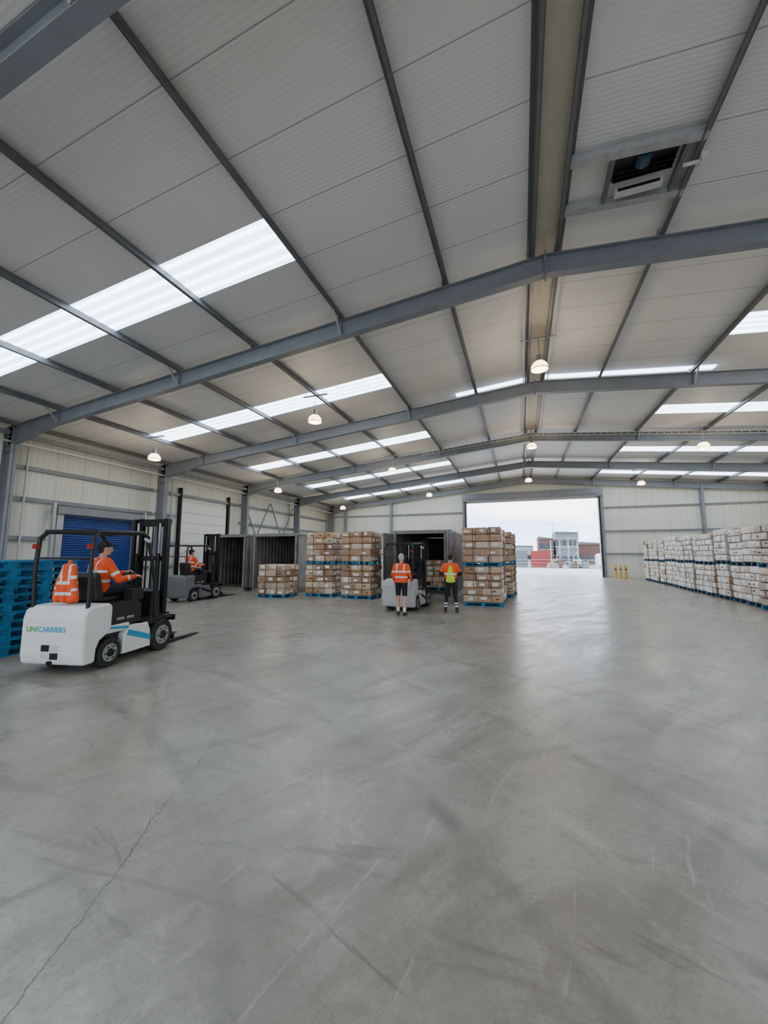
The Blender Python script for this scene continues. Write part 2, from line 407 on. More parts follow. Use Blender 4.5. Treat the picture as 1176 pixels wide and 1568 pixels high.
for y in(6.52,7.52):
    b.beam((R+.3,y,zs(R+.3)-.13),(R+2.2,y,zs(R+2.2)-.13),.07,.13,GALV)
    b.beam((R+.3,y+.03,zs(R+.3)-.2),(R+2.2,y+.03,zs(R+2.2)-.2),.14,.012,GALV)
for x in(R+.95,R+1.98): b.beam((x,6.52,zs(x)-.14),(x,7.52,zs(x)-.14),.06,.12,PURL)
b.box(R+1.0,R+1.92,6.62,7.12,zs(R+1.9)-.05,zs(R+1.9)-.03,BLACK)  # flat black sheet painted in for the shade of the vent opening
b.cyl((R+1.42,6.66,zs(R+1.4)-.14),(R+1.42,6.86,zs(R+1.4)-.12),.12,mat('blue_fan_motor',(.02,.07,.11),.4),n=18)
for i in range(3): b.box(R+1.02,R+1.9,6.9+i*.08,6.91+i*.08,zs(R+1.9)-.13,zs(R+1.9)-.04,DMETAL)
b.box(R+1.08,R+1.8,7.2,7.32,zs(R+1.8)-.22,zs(R+1.8)-.14,CONDUIT)
b.box(R+1.12,R+1.76,7.18,7.2,zs(R+1.8)-.2,zs(R+1.8)-.16,DMETAL)
b.tube([(R+2.0,6.95,zs(R+2)-.25),(R+2.26,6.9,zs(R+2.26)-.28)],.03,CONDUIT); b.box(R+2.2,R+2.3,6.8,6.95,zs(R+2.2)-.34,zs(R+2.2)-.22,CONDUIT)
b.obj('roof_ventilator')
b=MB()
for sgn,xa,xb_ in((-1,R-6,R),(1,R,R+18)):
    def zt(x): return ZA-SL*abs(x-R)+.28
    for dz in(0,.13): b.beam((xa,21.62,zt(xa)+dz),(xb_,21.62,zt(xb_)+dz),.03,.025,CONDUIT)
    k=int(abs(xb_-xa)/.3)
    for i in range(k): x=xa+i*.3; b.box(x,x+.03,21.61,21.63,zt(x),zt(x)+.13,CONDUIT)
b.obj('cable_ladder')
b=MB()
for y0,y1 in((8.8,15.0),(15.4,21.5)): b.tube([(R+.42,y0,ZS-.27),(R+.42,y1,ZS-.27)],.018,CONDUIT); b.tube([(R-.42,y0,ZS-.27),(R-.42,y1,ZS-.27)],.018,CONDUIT)
b.obj('ridge_conduits')
lm=MB()
lm.cyl((0,0,.32),(0,0,.88),.012,GALV,n=6); lm.cyl((0,0,.16),(0,0,.34),.09,STEEL,.065,16); lm.cyl((0,0,.12),(0,0,.16),.14,STEEL,.09,16)
prof=[(.12,.14),(.06,.2),(-.02,.24),(-.12,.25)]
for (z0,r0),(z1,r1) in zip(prof,prof[1:]): lm.cyl((0,0,z0),(0,0,z1),r0,LAMP,r1,20,caps=False)
lm.sph((0,0,-.12),(.245,.245,.04),LAMP,20,6); lm.ring((0,0,-.12),(0,0,1),.25,.012,STEEL)
lm.beam((-.5,0,.89),(.5,0,.89),.05,.04,GALV)
lme=lm.mesh('high_bay_lamp')
pl=bpy.data.lights.new('high_bay_glow','POINT'); pl.energy=60; pl.color=(1,.80,.55); pl.shadow_soft_size=.25
for x in(-14.9,-7.0,R,8.1,15.8):
    for y in(-6,12.1,21.2,31):
        z=zs(x)-1.05
        o=inst('high_bay_lamp',lme,(x,y,z))
        p=bpy.data.objects.new('glow',pl); SC.collection.objects.link(p); p.parent=o; p.location=(0,0,-.44)
# ------------------------------------------------------------------ carton stacks
def tier(b,z0,W,D,boxm,nx,ny,nz,hz,lab,rnd,pm):
    for y in(-D/2+.05,0,D/2-.05): b.box(-W/2,W/2,y-.05,y+.05,z0,z0+.02,pm)
    for x in(-W/2+.06,0,W/2-.06):
        for y in(-D/2+.05,0,D/2-.05): b.box(x-.06,x+.06,y-.05,y+.05,z0+.02,z0+.1,pm)
    for i in range(6):
        y=-D/2+.05+i*(D-.1)/5; b.box(-W/2,W/2,y-.05,y+.05,z0+.1,z0+.122,pm)
    z=z0+.124
    for k in range(nz):
        sh=rnd.uniform(-.018,.018); sy=rnd.uniform(-.018,.018)
        kx,ky=(nx,ny) if (k%2==0 or nx!=ny) else (nx-1+(k//2)%2,ny)
        kx=max(2,kx); bw=W/kx; bd=D/ky
        for i in range(kx):
            for j in range(ky):
                if 0<i<kx-1 and 0<j<ky-1 and k<nz-1: continue
                x0=-W/2+i*bw+sh+rnd.uniform(-.014,.014);y0=-D/2+j*bd+sy+rnd.uniform(-.016,.016)
                bb=.022
                X0,Y0=x0+.006,y0+.006;X1,Y1=x0+bw-.006,y0+bd-.006;Z0=z+.002;Z1=z+hz-.004+rnd.uniform(-.008,.002)
                o=rnd.choice(boxm)
                ang=rnd.uniform(-.03,.03);cx_,cy_=(X0+X1)/2,(Y0+Y1)/2;ca,sa=math.cos(ang),math.sin(ang)
                vs=[];bul=rnd.uniform(0,.008)
                for zz,ins in((Z0,bb),(Z0+bb,0),((Z0+Z1)/2,-bul),(Z1-bb,0),(Z1,bb)):
                    for px,py in((X0+ins,Y0+ins),(X1-ins,Y0+ins),(X1-ins,Y1-ins),(X0+ins,Y1-ins)):
                        dx,dy=px-cx_,py-cy_
                        vs.append((cx_+dx*ca-dy*sa+rnd.uniform(-.003,.003),cy_+dx*sa+dy*ca+rnd.uniform(-.003,.003),zz))
                fs=[(3,2,1,0),(16,17,18,19)]
                for r in range(4):
                    for q in range(4): fs.append((r*4+q,r*4+(q+1)%4,r*4+4+(q+1)%4,r*4+4+q))
                b.add(vs,fs,o)
                def lb(face):
                    lw=rnd.uniform(.12,.24);lh=rnd.uniform(.07,.13)
                    m=lab if rnd.random()<.72 else INK
                    if m is INK: lw,lh=.10,.045
                    cz=(Z0+Z1)/2+rnd.uniform(-.03,.03); t_=.015
                    if face in'xX':
                        cy=(Y0+Y1)/2+rnd.uniform(-.07,.07); X=X1 if face=='X' else X0
                        b.box(X-t_,X+t_,cy-lw/2,cy+lw/2,cz-lh/2,cz+lh/2,m)
                    else:
                        cx=(X0+X1)/2+rnd.uniform(-.07,.07); Y=Y1 if face=='Y' else Y0
                        b.box(cx-lw/2,cx+lw/2,Y-t_,Y+t_,cz-lh/2,cz+lh/2,m)
                if i==0 and rnd.random()<.65: lb('x')
                if i==kx-1 and rnd.random()<.65: lb('X')
                if j==0 and rnd.random()<.7: lb('y')
                if j==ky-1 and rnd.random()<.6: lb('Y')
        z+=hz
    return z
def stack_mesh(seed,W,D,mats,tiers,lab=LABEL,nx=3,ny=3,nz=5,hz=.242,pm=BLUE):
    rnd=random.Random(seed);b=MB();z=0
    for t in range(tiers):
        z=tier(b,z,W,D,mats,nx,ny,nz,hz,lab,rnd,pm)
        for yy in(-D/2-.02,D/2+.02):
            for xx in(-W*.22,W*.22): b.box(xx-.008,xx+.008,yy-.008,yy+.008,z-nz*hz,z+.002,INK)
    return b.mesh('cartons_%d'%seed)
K1=stack_mesh(1,1.24,1.1,[KRAFT,KRAFT,KRAFT2],2); K2=stack_mesh(2,1.3,1.15,[KRAFT,KRAFT,KRAFT2],2); K3=stack_mesh(3,1.25,1.05,[KRAFT,KRAFT2],1)
Wh=[stack_mesh(10+i,1.06,1.06,[WPAPER,WPAPER,KRAFT2,WPAPER,WPAPER,WPAPER,KRAFT],2,nx=3,ny=3,nz=5,hz=(.245,.238,.250,.242)[i],pm=DBLUE) for i in range(4)]
NM='carton_pallet_stack'
inst(NM,K1,(-8.0,14.95,0),.02); inst(NM,K2,(-6.2,14.75,0),-.02); inst(NM,K3,(-9.65,13.95,0),.03)
inst(NM,K2,(-1.27,14.1,0),0); inst(NM,K1,(-1.2,15.75,0),.02); inst(NM,K2,(-1.0,17.2,0),0.02); inst(NM,K1,(-.86,18.7,0),.02)
K4=stack_mesh(4,1.2,1.1,[KRAFT,KRAFT2],1); inst(NM,K4,(-3.5,17.6,.17))
K5=stack_mesh(5,1.15,1.15,[KRAFT,KRAFT,KRAFT2],2)
inst(NM,K5,(7.75,15.3,0),pi)
rr=random.Random(11)
for i in range(13):
    y=16.6+1.22*i; x=7.85+.052*(y-15.6)+rr.uniform(-.05,.05)
    inst(NM,Wh[(i*3+i//4)%4],(x,y,0),[0,pi][i%2]-.05+rr.uniform(-.03,.03))
for i in range(4):
    inst(NM,Wh[i%4],(9.4+.06*i,17+1.25*i,0),-.05)

# ------------------------------------------------------------------ blue pallets
def pallet_stack(n):
    b=MB();rnd=random.Random(n)
    for k in range(n):
        z=k*.146;dx=rnd.uniform(-.02,.02);dy=rnd.uniform(-.02,.02)
        for x in(-.54,0,.54):
            b.box(x-.05+dx,x+.05+dx,-.6+dy,.6+dy,z,z+.02,BLUE)
            for y in(-.54,0,.54): b.box(x-.05+dx,x+.05+dx,y-.06+dy,y+.06+dy,z+.02,z+.098,BLUE)
        for y in(-.54,0,.54): b.box(-.6+dx,.6+dx,y-.06+dy,y+.06+dy,z+.098,z+.12,BLUE)
        for i in range(7):
            x=-.55+i*1.1/6; b.box(x-.05+dx,x+.05+dx,-.6+dy,.6+dy,z+.12,z+.142,BLUE)
    return b.mesh('pallets')
PS=pallet_stack(11)
inst('blue_pallet_stack',PS,(-8.85,4.15,0),.05); inst('blue_pallet_stack',PS,(-10.5,5.65,0),.03); inst('blue_pallet_stack',PS,(-10.3,4.2,0),-.03)

# ------------------------------------------------------------------ containers
def container(name,x,y,W=2.44,H=2.74,Lg=6.06,aL=1.9,aR=1.9,oL=.01,oR=.01):
    e=empty(name,(x,y,0));b=MB();z0=.0;h=W/2
    for s in(-1,1):
        b.box(min(s*h,s*(h-.11)),max(s*h,s*(h-.11)),0,.14,z0,H,CONT); b.box(min(s*h,s*(h-.15)),max(s*h,s*(h-.15)),Lg-.15,Lg,z0,H,CONT)
        b.box(min(s*h,s*(h-.06)),max(s*h,s*(h-.06)),0,Lg,H-.08,H,CONT); b.box(min(s*h,s*(h-.06)),max(s*h,s*(h-.06)),0,Lg,z0,z0+.16,CONT)
        for yy in(0,Lg-.18):
            for zz in(0,H-.12): b.box(min(s*(h+.008),s*(h-.16)),max(s*(h+.008),s*(h-.16)),yy-.006,yy+.18,zz,zz+.122,CONT)
        prof=[];yy=.14;d=0
        xo=s*(h-.012);xi=s*(h-.05)
        while yy<Lg-.15:
            prof+=[(xo,yy),(xo,yy+.07),(xi,yy+.14),(xi,yy+.21)];yy+=.278
        vs=[(p[0],p[1],z) for p in prof for z in(.1,H-.06)]
        b.add(vs,[(2*i,2*i+2,2*i+3,2*i+1) for i in range(len(prof)-1)],CONT)
    b.box(-h,h,0,.12,H-.14,H,CONT); b.box(-h,h,0,.12,z0,z0+.15,CONT)
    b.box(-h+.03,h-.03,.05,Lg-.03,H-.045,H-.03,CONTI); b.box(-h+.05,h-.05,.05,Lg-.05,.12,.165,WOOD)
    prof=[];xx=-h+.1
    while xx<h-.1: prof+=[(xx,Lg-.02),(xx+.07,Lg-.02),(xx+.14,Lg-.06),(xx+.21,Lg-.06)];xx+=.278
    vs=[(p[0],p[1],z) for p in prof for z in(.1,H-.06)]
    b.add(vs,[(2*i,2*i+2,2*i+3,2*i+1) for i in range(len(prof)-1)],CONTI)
    b.obj('shell',e,recalc=False)
    for s,ang,nm,of in((-1,aL,'door_leaf_left',oL),(1,aR,'door_leaf_right',oR)):
        d=MB();w=1.17
        d.box(0,w,-.02,.0,.16,H-.16,CONT)
        for k in range(4): d.box(.06,w-.06,-.045,-.02,.3+k*.58,.3+k*.58+.36,CONT)
        for xx in(.0,w-.06): d.box(xx,xx+.06,-.05,.01,.15,H-.15,CONT)
        for zz in(.15,H-.22): d.box(0,w,-.05,.01,zz,zz+.07,CONT)
        for xx in(.42,.92):
            d.cyl((xx,-.07,.12),(xx,-.07,H-.1),.017,GALV,n=8)
            for zz in(.4,1.2,2.1): d.box(xx-.04,xx+.04,-.08,-.045,zz,zz+.05,GALV)
        d.box(.4,.9,-.1,-.085,1.05,1.08,GALV)
        o=d.obj(nm,e)
        if s>0: o.scale=(-1,1,1)
        o.location=(s*(h+of),-.0,0)
        o.rotation_euler=(0,0,-ang if s<0 else ang)
    return e
container('shipping_container',-3.85,15.5,aL=1.57,aR=1.5)
container('shipping_container',-11.0,15.5,aL=4.70,aR=4.70,oL=.12,oR=.12)
container('shipping_container',-13.9,15.5,aL=4.70,aR=4.70,oL=.12,oR=.12)

# ------------------------------------------------------------------ people
def cap(p,q,r0,r1,m,z=None): return ('c',V(p),V(q),r0,r1,m,z)
def ell(c,r,m,z=None): return('e',V(c),V(r),0,0,m,z)
def remesh(prims,voxel,name,parent,smooth=4,M=None):
    b=MB(); dm=NAVY
    for p in prims:
        if p[0]=='c':
            _,a,q,r0,r1,m,z=p
            b.sph(a,r0,dm,14,10); b.sph(q,r1,dm,14,10)
            if(a-q).length>1e-4: b.cyl(a,q,r0*.995,dm,r1*.995,14)
        else: b.sph(p[1],tuple(p[2]),dm,20,14)
    o=b.obj('tmp'); 
    r=o.modifiers.new('r','REMESH'); r.mode='VOXEL'; r.voxel_size=voxel; r.use_smooth_shade=True
    s=o.modifiers.new('s','SMOOTH'); s.factor=.5; s.iterations=smooth
    dg=bpy.context.evaluated_depsgraph_get(); dg.update()
    me=bpy.data.meshes.new_from_object(o.evaluated_get(dg)); 
    bpy.data.objects.remove(o)
    me.materials.clear(); ml=[]
    for f in me.polygons:
        c=f.center;best=1e9;bm=None
        for p in prims:
            if p[0]=='c':
                a,q=p[1],p[2];d=q-a;L2=d.length_squared;t=0 if L2<1e-9 else max(0,min(1,(c-a).dot(d)/L2))
                dist=(c-(a+d*t)).length-(p[3]+(p[4]-p[3])*t)
            else:
                e=p[2];k=c-p[1];q2=V((k.x/e.x,k.y/e.y,k.z/e.z)).length;t=.5;dist=(q2-1)*min(e)
            if dist<best:
                best=dist;bm=p[6](t,c) if p[6] else None
                bm=bm or p[5]
        if bm not in ml: ml.append(bm);me.materials.append(bm)
        f.material_index=ml.index(bm);f.use_smooth=True
    o=bpy.data.objects.new(name,me);SC.collection.objects.link(o)
    if parent: o.parent=parent
    if M is not None:o.matrix_local=M
    return o
def head(parent,pos,yaw=0,pitch=0,hair=HAIRD,capm=None):
    P=[ell((0,-.008,.02),(.074,.094,.098),SKIN),ell((0,.025,-.035),(.06,.066,.08),SKIN),ell((0,.055,-.09),(.03,.028,.024),SKIN),
       cap((0,.086,.008),(0,.106,-.03),.008,.014,SKIN),ell((.078,-.005,-.012),(.012,.022,.032),SKIN),ell((-.078,-.005,-.012),(.012,.022,.032),SKIN),
       cap((-.035,.08,.028),(.035,.08,.028),.011,.011,SKIN),cap((0,-.02,-.09),(0,-.03,-.16),.054,.056,SKIN)]
    P.append(ell((0,-.026,.036),(.081,.09,.094),hair,lambda t,c:SKIN if c.y>.062 and c.z<.05 else None)); P.append(ell((0,-.055,-.03),(.062,.05,.06),hair))
    if capm: P+=[ell((0,-.012,.062),(.087,.103,.075),capm),ell((0,.11,.052),(.066,.065,.011),capm)]
    M=Matrix.Translation(V(pos))@Matrix.Rotation(yaw,4,'Z')@Matrix.Rotation(pitch,4,'X')
    remesh(P,.0075,'head',parent,2,M)
    b=MB()
    for s in(-1,1): b.sph((s*.03,.083,.008),(.014,.009,.009),EYEW,10,6); b.sph((s*.03,.0905,.008),(.006,.004,.006),HAIRD,8,6)
    b.sph((0,.089,-.062),(.024,.008,.007),LIP,10,6)
    o=b.obj('face_features',parent); o.matrix_local=M
def hand(parent,name,w,d,n,l,curl=.5,m=SKIN):
    w=V(w);d=V(d).normalized();l=(V(l)-d*V(l).dot(d)).normalized();n0=V(n);n=d.cross(l); 
    if n.dot(n0)<0:n=-n
    P=[]
    lens=[.07,.08,.074,.058];offs_=[.032,.011,-.011,-.031]
    for L_,o in zip(lens,offs_):
        k=w+d*(.09-abs(o)*.15)+l*o; P.append(cap(w+l*o*.6+d*.01,k,.014,.0115,m))
        a=curl*.6;p=k;r=.0095
        for f in(.45,.32,.23):
            q=p+(d*math.cos(a)+n*math.sin(a))*L_*f*1.1;P.append(cap(p,q,r,r*.92,m));p=q;a+=curl;r*=.93
    p=w+d*.025+l*.024;q=p+(l*.75+d*.6+n*.2).normalized()*.042;P.append(cap(p,q,.014,.011,m));P.append(cap(q,q+(l*.25+d*.85+n*.4).normalized()*.034,.011,.009,m))
    P.append(cap(w-d*.03,w+d*.01,.024,.022,m))
    remesh(P,.0055,name,parent,1)
def bands(ts,base,mt=SILVER):
    return lambda t,c:(mt if any(a<t<b_ for a,b_ in ts) else base)

def standing(name,loc,rot,kind):
    e=empty(name,loc,rot)
    if kind=='worker':
        def tz(t,c):
            if c.y<-.02 and abs(c.x)<.035+max(0,(1.40-c.z))*.22 and c.z<1.40: return LIME if not(1.12<c.z<1.17) else SILVER
            if 1.12<c.z<1.17:return SILVER
            if c.z<1.0:return NAVY
            return ORANGE
        kn=[(-.13,.0,.49),(.13,.02,.49)];an=[(-.17,-.01,.1),(.17,0,.1)]
        el=[(-.31,-.04,1.14),(.31,-.04,1.14)];wr=[(-.17,.19,1.10),(.17,.2,1.12)]
        leg=lambda t,c:(SILVER if .16<c.z<.21 or .25<c.z<.29 else (BOOT if c.z<.1 else NAVY))
        thigh=None;upper=lambda t,c:(ORANGE if t<.75 else NAVY);lower=NAVY;hr=HAIRD
    else:
        def tz(t,c):
            if 1.06<c.z<1.11 or 1.22<c.z<1.26:return SILVER
            if .09<abs(c.x)<.13 and c.z>1.2:return SILVER
            if c.z<.93:return NAVY
            return ORANGE
        kn=[(-.11,.03,.49),(.11,-.03,.49)];an=[(-.11,.03,.1),(.12,-.12,.11)]
        el=[(-.26,-.03,1.15),(.27,-.05,1.15)];wr=[(-.25,.13,.95),(.27,.1,.93)]
        leg=lambda t,c:(BOOT if c.z<.12 else (SOCK if c.z<.24 else SKIN))
        thigh=lambda t,c:(NAVY if c.z>.56 else SKIN);upper=bands([(.6,.75)],ORANGE);lower=lambda t,c:(ORANGE if t<.75 else SKIN);hr=HAIRG
    P=[cap((-.075,0,.96),(-.10,-.005,1.33),.115,.115,ORANGE,tz),cap((.075,0,.96),(.10,-.005,1.33),.115,.115,ORANGE,tz),
       cap((0,0,.98),(0,-.01,1.38),.115,.11,ORANGE,tz),cap((-.155,-.01,1.405),(.155,-.01,1.405),.068,.068,ORANGE,tz),
       cap((0,-.01,1.42),(0,-.0,1.5),.06,.052,SKIN,lambda t,c:ORANGE if c.z<1.46 else SKIN)]
    for i,s in enumerate((-1,1)):
        P.append(cap((s*.09,0,.92),kn[i],.098,.065,NAVY,thigh)); P.append(cap(kn[i],V(an[i])+V((0,0,.02)),.062,.046,NAVY,leg))
        a=V(an[i]); P.append(cap(a+V((0,-.02,-.055)),a+V((s*.02,.14,-.062)),.045,.036,BOOT)); P.append(cap(a,a+V((0,-.0,-.04)),.05,.05,BOOT))
        P.append(cap((s*.19,-.01,1.40),el[i],.06,.047,ORANGE,upper)); P.append(cap(el[i],wr[i],.045,.032,NAVY if kind=='worker' else ORANGE,lower if kind!='worker' else None))
        d=(V(wr[i])-V(el[i])).normalized()
        hand(e,'hand_left' if s<0 else 'hand_right',V(wr[i])+d*.02,d,(-s,0,-.3) ,(0,.3,1),.45)
    remesh(P,.012,'body',e,4)
    head(e,(0,.025,1.635),0,-.12 if kind=='worker' else 0,hr)
    return e
standing('warehouse_worker',(-2.05,11.85,0),.12,'worker')
standing('warehouse_worker',(-3.28,10.75,0),.0,'man')

def seated(parent,pos,capm=HAIRD,rot=0,hy=0,vox=.014):
    e=empty('driver',pos,rot);e.parent=parent
    tz=lambda t,c:SILVER if (.16<c.z<.21 or (.32<c.z<.36)) or (.095<abs(c.x)<.135 and c.z>.34) else ORANGE
    P=[cap((-.075,0,.03),(-.10,.03,.42),.13,.13,ORANGE,tz),cap((.075,0,.03),(.10,.03,.42),.13,.13,ORANGE,tz),cap((0,0,.03),(0,.03,.45),.13,.12,ORANGE,tz),
       cap((-.16,.04,.49),(.16,.04,.49),.08,.08,ORANGE,tz),cap((0,.045,.5),(0,.06,.58),.065,.055,ORANGE,lambda t,c:ORANGE if c.z<.55 else SKIN)]
    wr=[(-.10,.43,.30),(.22,.45,.24)];el=[(-.27,.2,.2),(.29,.18,.20)]
    for i,s in enumerate((-1,1)):
        P.append(cap((s*.1,0,.0),(s*.13,.40,.04),.10,.07,NAVY));P.append(cap((s*.13,.40,.04),(s*.13,.46,-.36),.065,.046,NAVY))
        P.append(cap((s*.13,.44,-.41),(s*.14,.6,-.42),.045,.038,BOOT))
        P.append(cap((s*.20,.04,.48),el[i],.076,.062,ORANGE,bands([(.55,.7)],ORANGE)));P.append(cap(el[i],wr[i],.06,.042,ORANGE,bands([(.45,.6)],ORANGE)))
        d=(V(wr[i])-V(el[i])).normalized()
        hand(e,'hand_left' if s<0 else 'hand_right',V(wr[i])+d*.02,d,(0,.2,-1),(-s,0,.2),.7)
    remesh(P,vox,'body',e,4)
    head(e,(0,.085,.715),hy,-.05,HAIRD,capm)
    return e

# ------------------------------------------------------------------ forklift
def wheel(b,x,y,r,w,s):
    b.cyl((x-w/2,y,r),(x+w/2,y,r),r*.985,RUBBER,n=28)
    b.ring((x-w/2+.02,y,r),(1,0,0),r-.03,.03,RUBBER,28,8); b.ring((x+w/2-.02,y,r),(1,0,0),r-.03,.03,RUBBER,28,8)
    xs=x+s*w/2
    b.cyl((xs-s*.01,y,r),(xs+s*.012,y,r),r*.62,RIM,n=24); b.cyl((xs,y,r),(xs+s*.035,y,r),r*.3,DMETAL,r*.25,n=16)
    for k in range(6):
        a=k*pi/3;b.cyl((xs,y+math.cos(a)*r*.45,r+math.sin(a)*r*.45),(xs+s*.025,y+math.cos(a)*r*.45,r+math.sin(a)*r*.45),.012,DMETAL,n=6)
    for k in range(30):
        a=2*pi*k/30;c=V((x,y+math.cos(a)*r*.985,r+math.sin(a)*r*.985)); b.beam(c-V((w/2-.02,0,0)),c+V((w/2-.02,0,0)),.018,.012,RUBBER,up=(0,math.cos(a),math.sin(a)))
def forklift(loc,rot,mast_h=2.5,body=WHITE,driver=True,text=False,fork_z=.05,capm=HAIRD,drot=0,hy=0):
    e=empty('forklift_truck',loc,rot)
    b=MB()
    b.prism([(.03,.13),(0,.28),(0,.78),(.035,.9),(.11,.96),(.46,.97),(.5,.9),(.5,.58),(.42,.5),(.3,.43),(.25,.32),(.24,.13)],-.52,.52,body)
    b.obj('counterweight',e,.045,3)
    b=MB()
    b.prism([(.74,.13),(1.36,.13),(1.33,.42),(1.26,.56),(.86,.56),(.76,.44)],-.51,.51,body)
    b.prism([(.36,.5),(.80,.5),(.86,.56),(.86,.62),(.36,.62)],-.505,.505,body)
    b.obj('side_panels',e,.02)
    b=MB()
    dc=TEAL if text else BLACK
    for s in(-1,1):
        x0,x1=sorted((s*.508,s*.517)); b.prism([(.80,.42),(1.34,.24),(1.335,.33),(.84,.5)],x0,x1,dc)
        if text:
            x0,x1=sorted((s*.507,s*.512)); b.prism([(.42,.575),(.84,.52),(.84,.56),(.42,.61)],x0,x1,dc)
    if text:
        b.box(-.17,.17,-.006,.004,.2,.44,WHITE)
        for i in range(2):
            for j in range(2): b.box(-.14+i*.15,-.01+i*.15,-.012,.0,.22+j*.11,.31+j*.11,BLACK if (i+j)%2 else CONDUIT)
        b.cyl((0,-.02,.17),(0,.02,.17),.03,DMETAL)
    b.obj('decals',e)
    b=MB()
    b.box(-.4,.4,.24,1.9,.14,.5,BLACK)
    b.prism([(.5,.6),(.47,.9),(.52,.955),(1.02,.955),(1.1,.9),(1.12,.6)],-.49,.49,BLACK)
    b.box(-.5,.5,1.08,1.72,.5,.56,BLACK)
    b.prism([(1.46,.5),(1.74,.5),(1.70,1.02),(1.60,1.1),(1.5,1.05)],-.36,.36,BLACK)
    for s in(-1,1):
        b.box(min(s*.50,s*.36),max(s*.50,s*.36),1.36,1.9,.54,.6,BLACK); b.prism([(1.30,.5),(1.40,.6),(1.34,.62),(1.24,.5)],min(s*.5,s*.34),max(s*.5,s*.34),BLACK)
        x0,x1=sorted((s*.492,s*.497)); b.box(x0,x1,.6,.75,.68,.72,RIM); b.box(x0,x1,.8,.95,.68,.72,RIM)
    b.box(.28,.44,.95,1.2,.955,1.14,BLACK)
    for k in range(3): b.cyl((.31+k*.05,1.1,1.12),(.31+k*.05,1.16,1.24),.008,DMETAL,n=6); b.sph((.31+k*.05,1.16,1.25),.018,BLACK,8,6)
    b.obj('chassis_and_hood',e,.02)
    b=MB()
    for s in(-1,1): wheel(b,s*.42,1.62,.27,.2,s); wheel(b,s*.42,.50,.215,.16,s)
    b.obj('wheels',e)
    b=MB()
    b.prism([(.55,.95),(1.05,.95),(1.07,1.01),(.98,1.05),(.62,1.03),(.52,1.42),(.46,1.44),(.42,1.36),(.48,.98)],-.23,.23,BLACK)
    b.obj('seat',e,.04,3)
    b=MB()
    b.cyl((0,1.5,1.0),(-.02,1.36,1.27),.035,BLACK); b.ring((-.02,1.30,1.29),(0,-.6,.8),.17,.014,BLACK,24,8)
    for a in(0,2.1,4.2):
        u=V((1,0,0))*math.cos(a)+V((0,.8,.6))*math.sin(a); b.cyl(V((-.02,1.30,1.29)),V((-.02,1.30,1.29))+u*.17,.01,BLACK,n=6)
    b.obj('steering_wheel',e)
    b=MB()
    for s in(-1,1):
        b.tube([(s*.46,.10,.92),(s*.47,.08,1.5),(s*.46,.10,1.96),(s*.44,.20,2.06),(s*.43,1.10,2.09),(s*.44,1.22,2.02),(s*.46,1.44,1.2),(s*.46,1.5,.56)],.03,BLACK,10)
    for y in(.16,.34,.5,.66,.82,.98,1.12): b.beam((-.44,y,2.07),(.44,y,2.07),.03,.045,BLACK)
    b.cyl((-.46,.08,1.66),(.46,.08,1.66),.016,BLACK,n=8)
    b.box(-.49,-.43,.02,.08,1.80,1.87,LENS); b.box(.43,.49,.02,.08,1.80,1.87,LENS)
    b.cyl((.40,1.18,2.0),(.47,1.24,1.94),.03,CONDUIT)
    b.obj('overhead_guard',e)
    b=MB();H=mast_h
    for s in(-1,1):
        for(xo,yo,hh,th_) in((.36,1.93,H-.02,.1),(.29,2.0,H,.09)):
            b.box(s*xo-.012,s*xo+.012,yo-th_/2,yo+th_/2,.09,hh,DMETAL)
            for yy in(yo-th_/2,yo+th_/2): b.box(min(s*xo,s*(xo-.055)),max(s*xo,s*(xo-.055)),yy-.009,yy+.009,.09,hh,DMETAL)
        b.cyl((s*.23,1.86,.15),(s*.23,1.86,H*.72),.032,DMETAL,n=12); b.cyl((s*.23,1.86,H*.72),(s*.23,1.86,H-.1),.02,GALV,n=10)
        b.beam((s*.12,1.98,.3),(s*.12,1.98,H-.12),.03,.012,DMETAL); b.tube([(s*.05,1.9,.5),(s*.05,1.9,H-.15),(s*.05,2.03,H-.1),(s*.05,2.05,.6)],.012,BLACK,6)
        b.cyl((s*.28,1.6,.35),(s*.33,1.88,.62),.03,DMETAL)
    for z,y in((H-.1,1.99),(H-.16,1.92),(.15,1.93),(.95,1.88),(H*.66,1.93)): b.box(-.36,.36,y-.03,y+.03,z,z+.09,DMETAL)
    cz=fork_z
    for z in(cz+.06,cz+.42): b.box(-.48,.48,2.06,2.11,z,z+.1,DMETAL)
    for s in(-1,1):
        b.box(min(s*.2,s*.24),max(s*.2,s*.24),2.03,2.08,cz+.05,cz+.65,DMETAL)
        b.box(s*.26-.055,s*.26+.055,2.11,2.15,cz-.0,cz+.56,DMETAL)
        b.prism([(2.11,cz-.01),(2.13,cz-.045),(3.15,cz-.035),(3.15,cz-.025),(2.5,cz),(2.15,cz)],s*.26-.055,s*.26+.055,DMETAL)
    o=b.obj('mast_and_forks',e); o.location=(0,-.09,0)
    if text:
        x=-.42
        for body_,m,w in(('UNI',GREEN,.19),('CARRIERS',TEAL,.5)):
            cu=bpy.data.curves.new('lettering','FONT');cu.body=body_;cu.size=.105;cu.extrude=.001;cu.offset=.0015;cu.materials.append(m)
            o=bpy.data.objects.new('lettering',cu);SC.collection.objects.link(o);o.parent=e;o.location=(x,-.004,.60);o.rotation_euler=(pi/2,0,0);x+=w
    if driver: seated(e,(-.04,.74,1.1),capm,drot,hy,.0105 if text else .014)
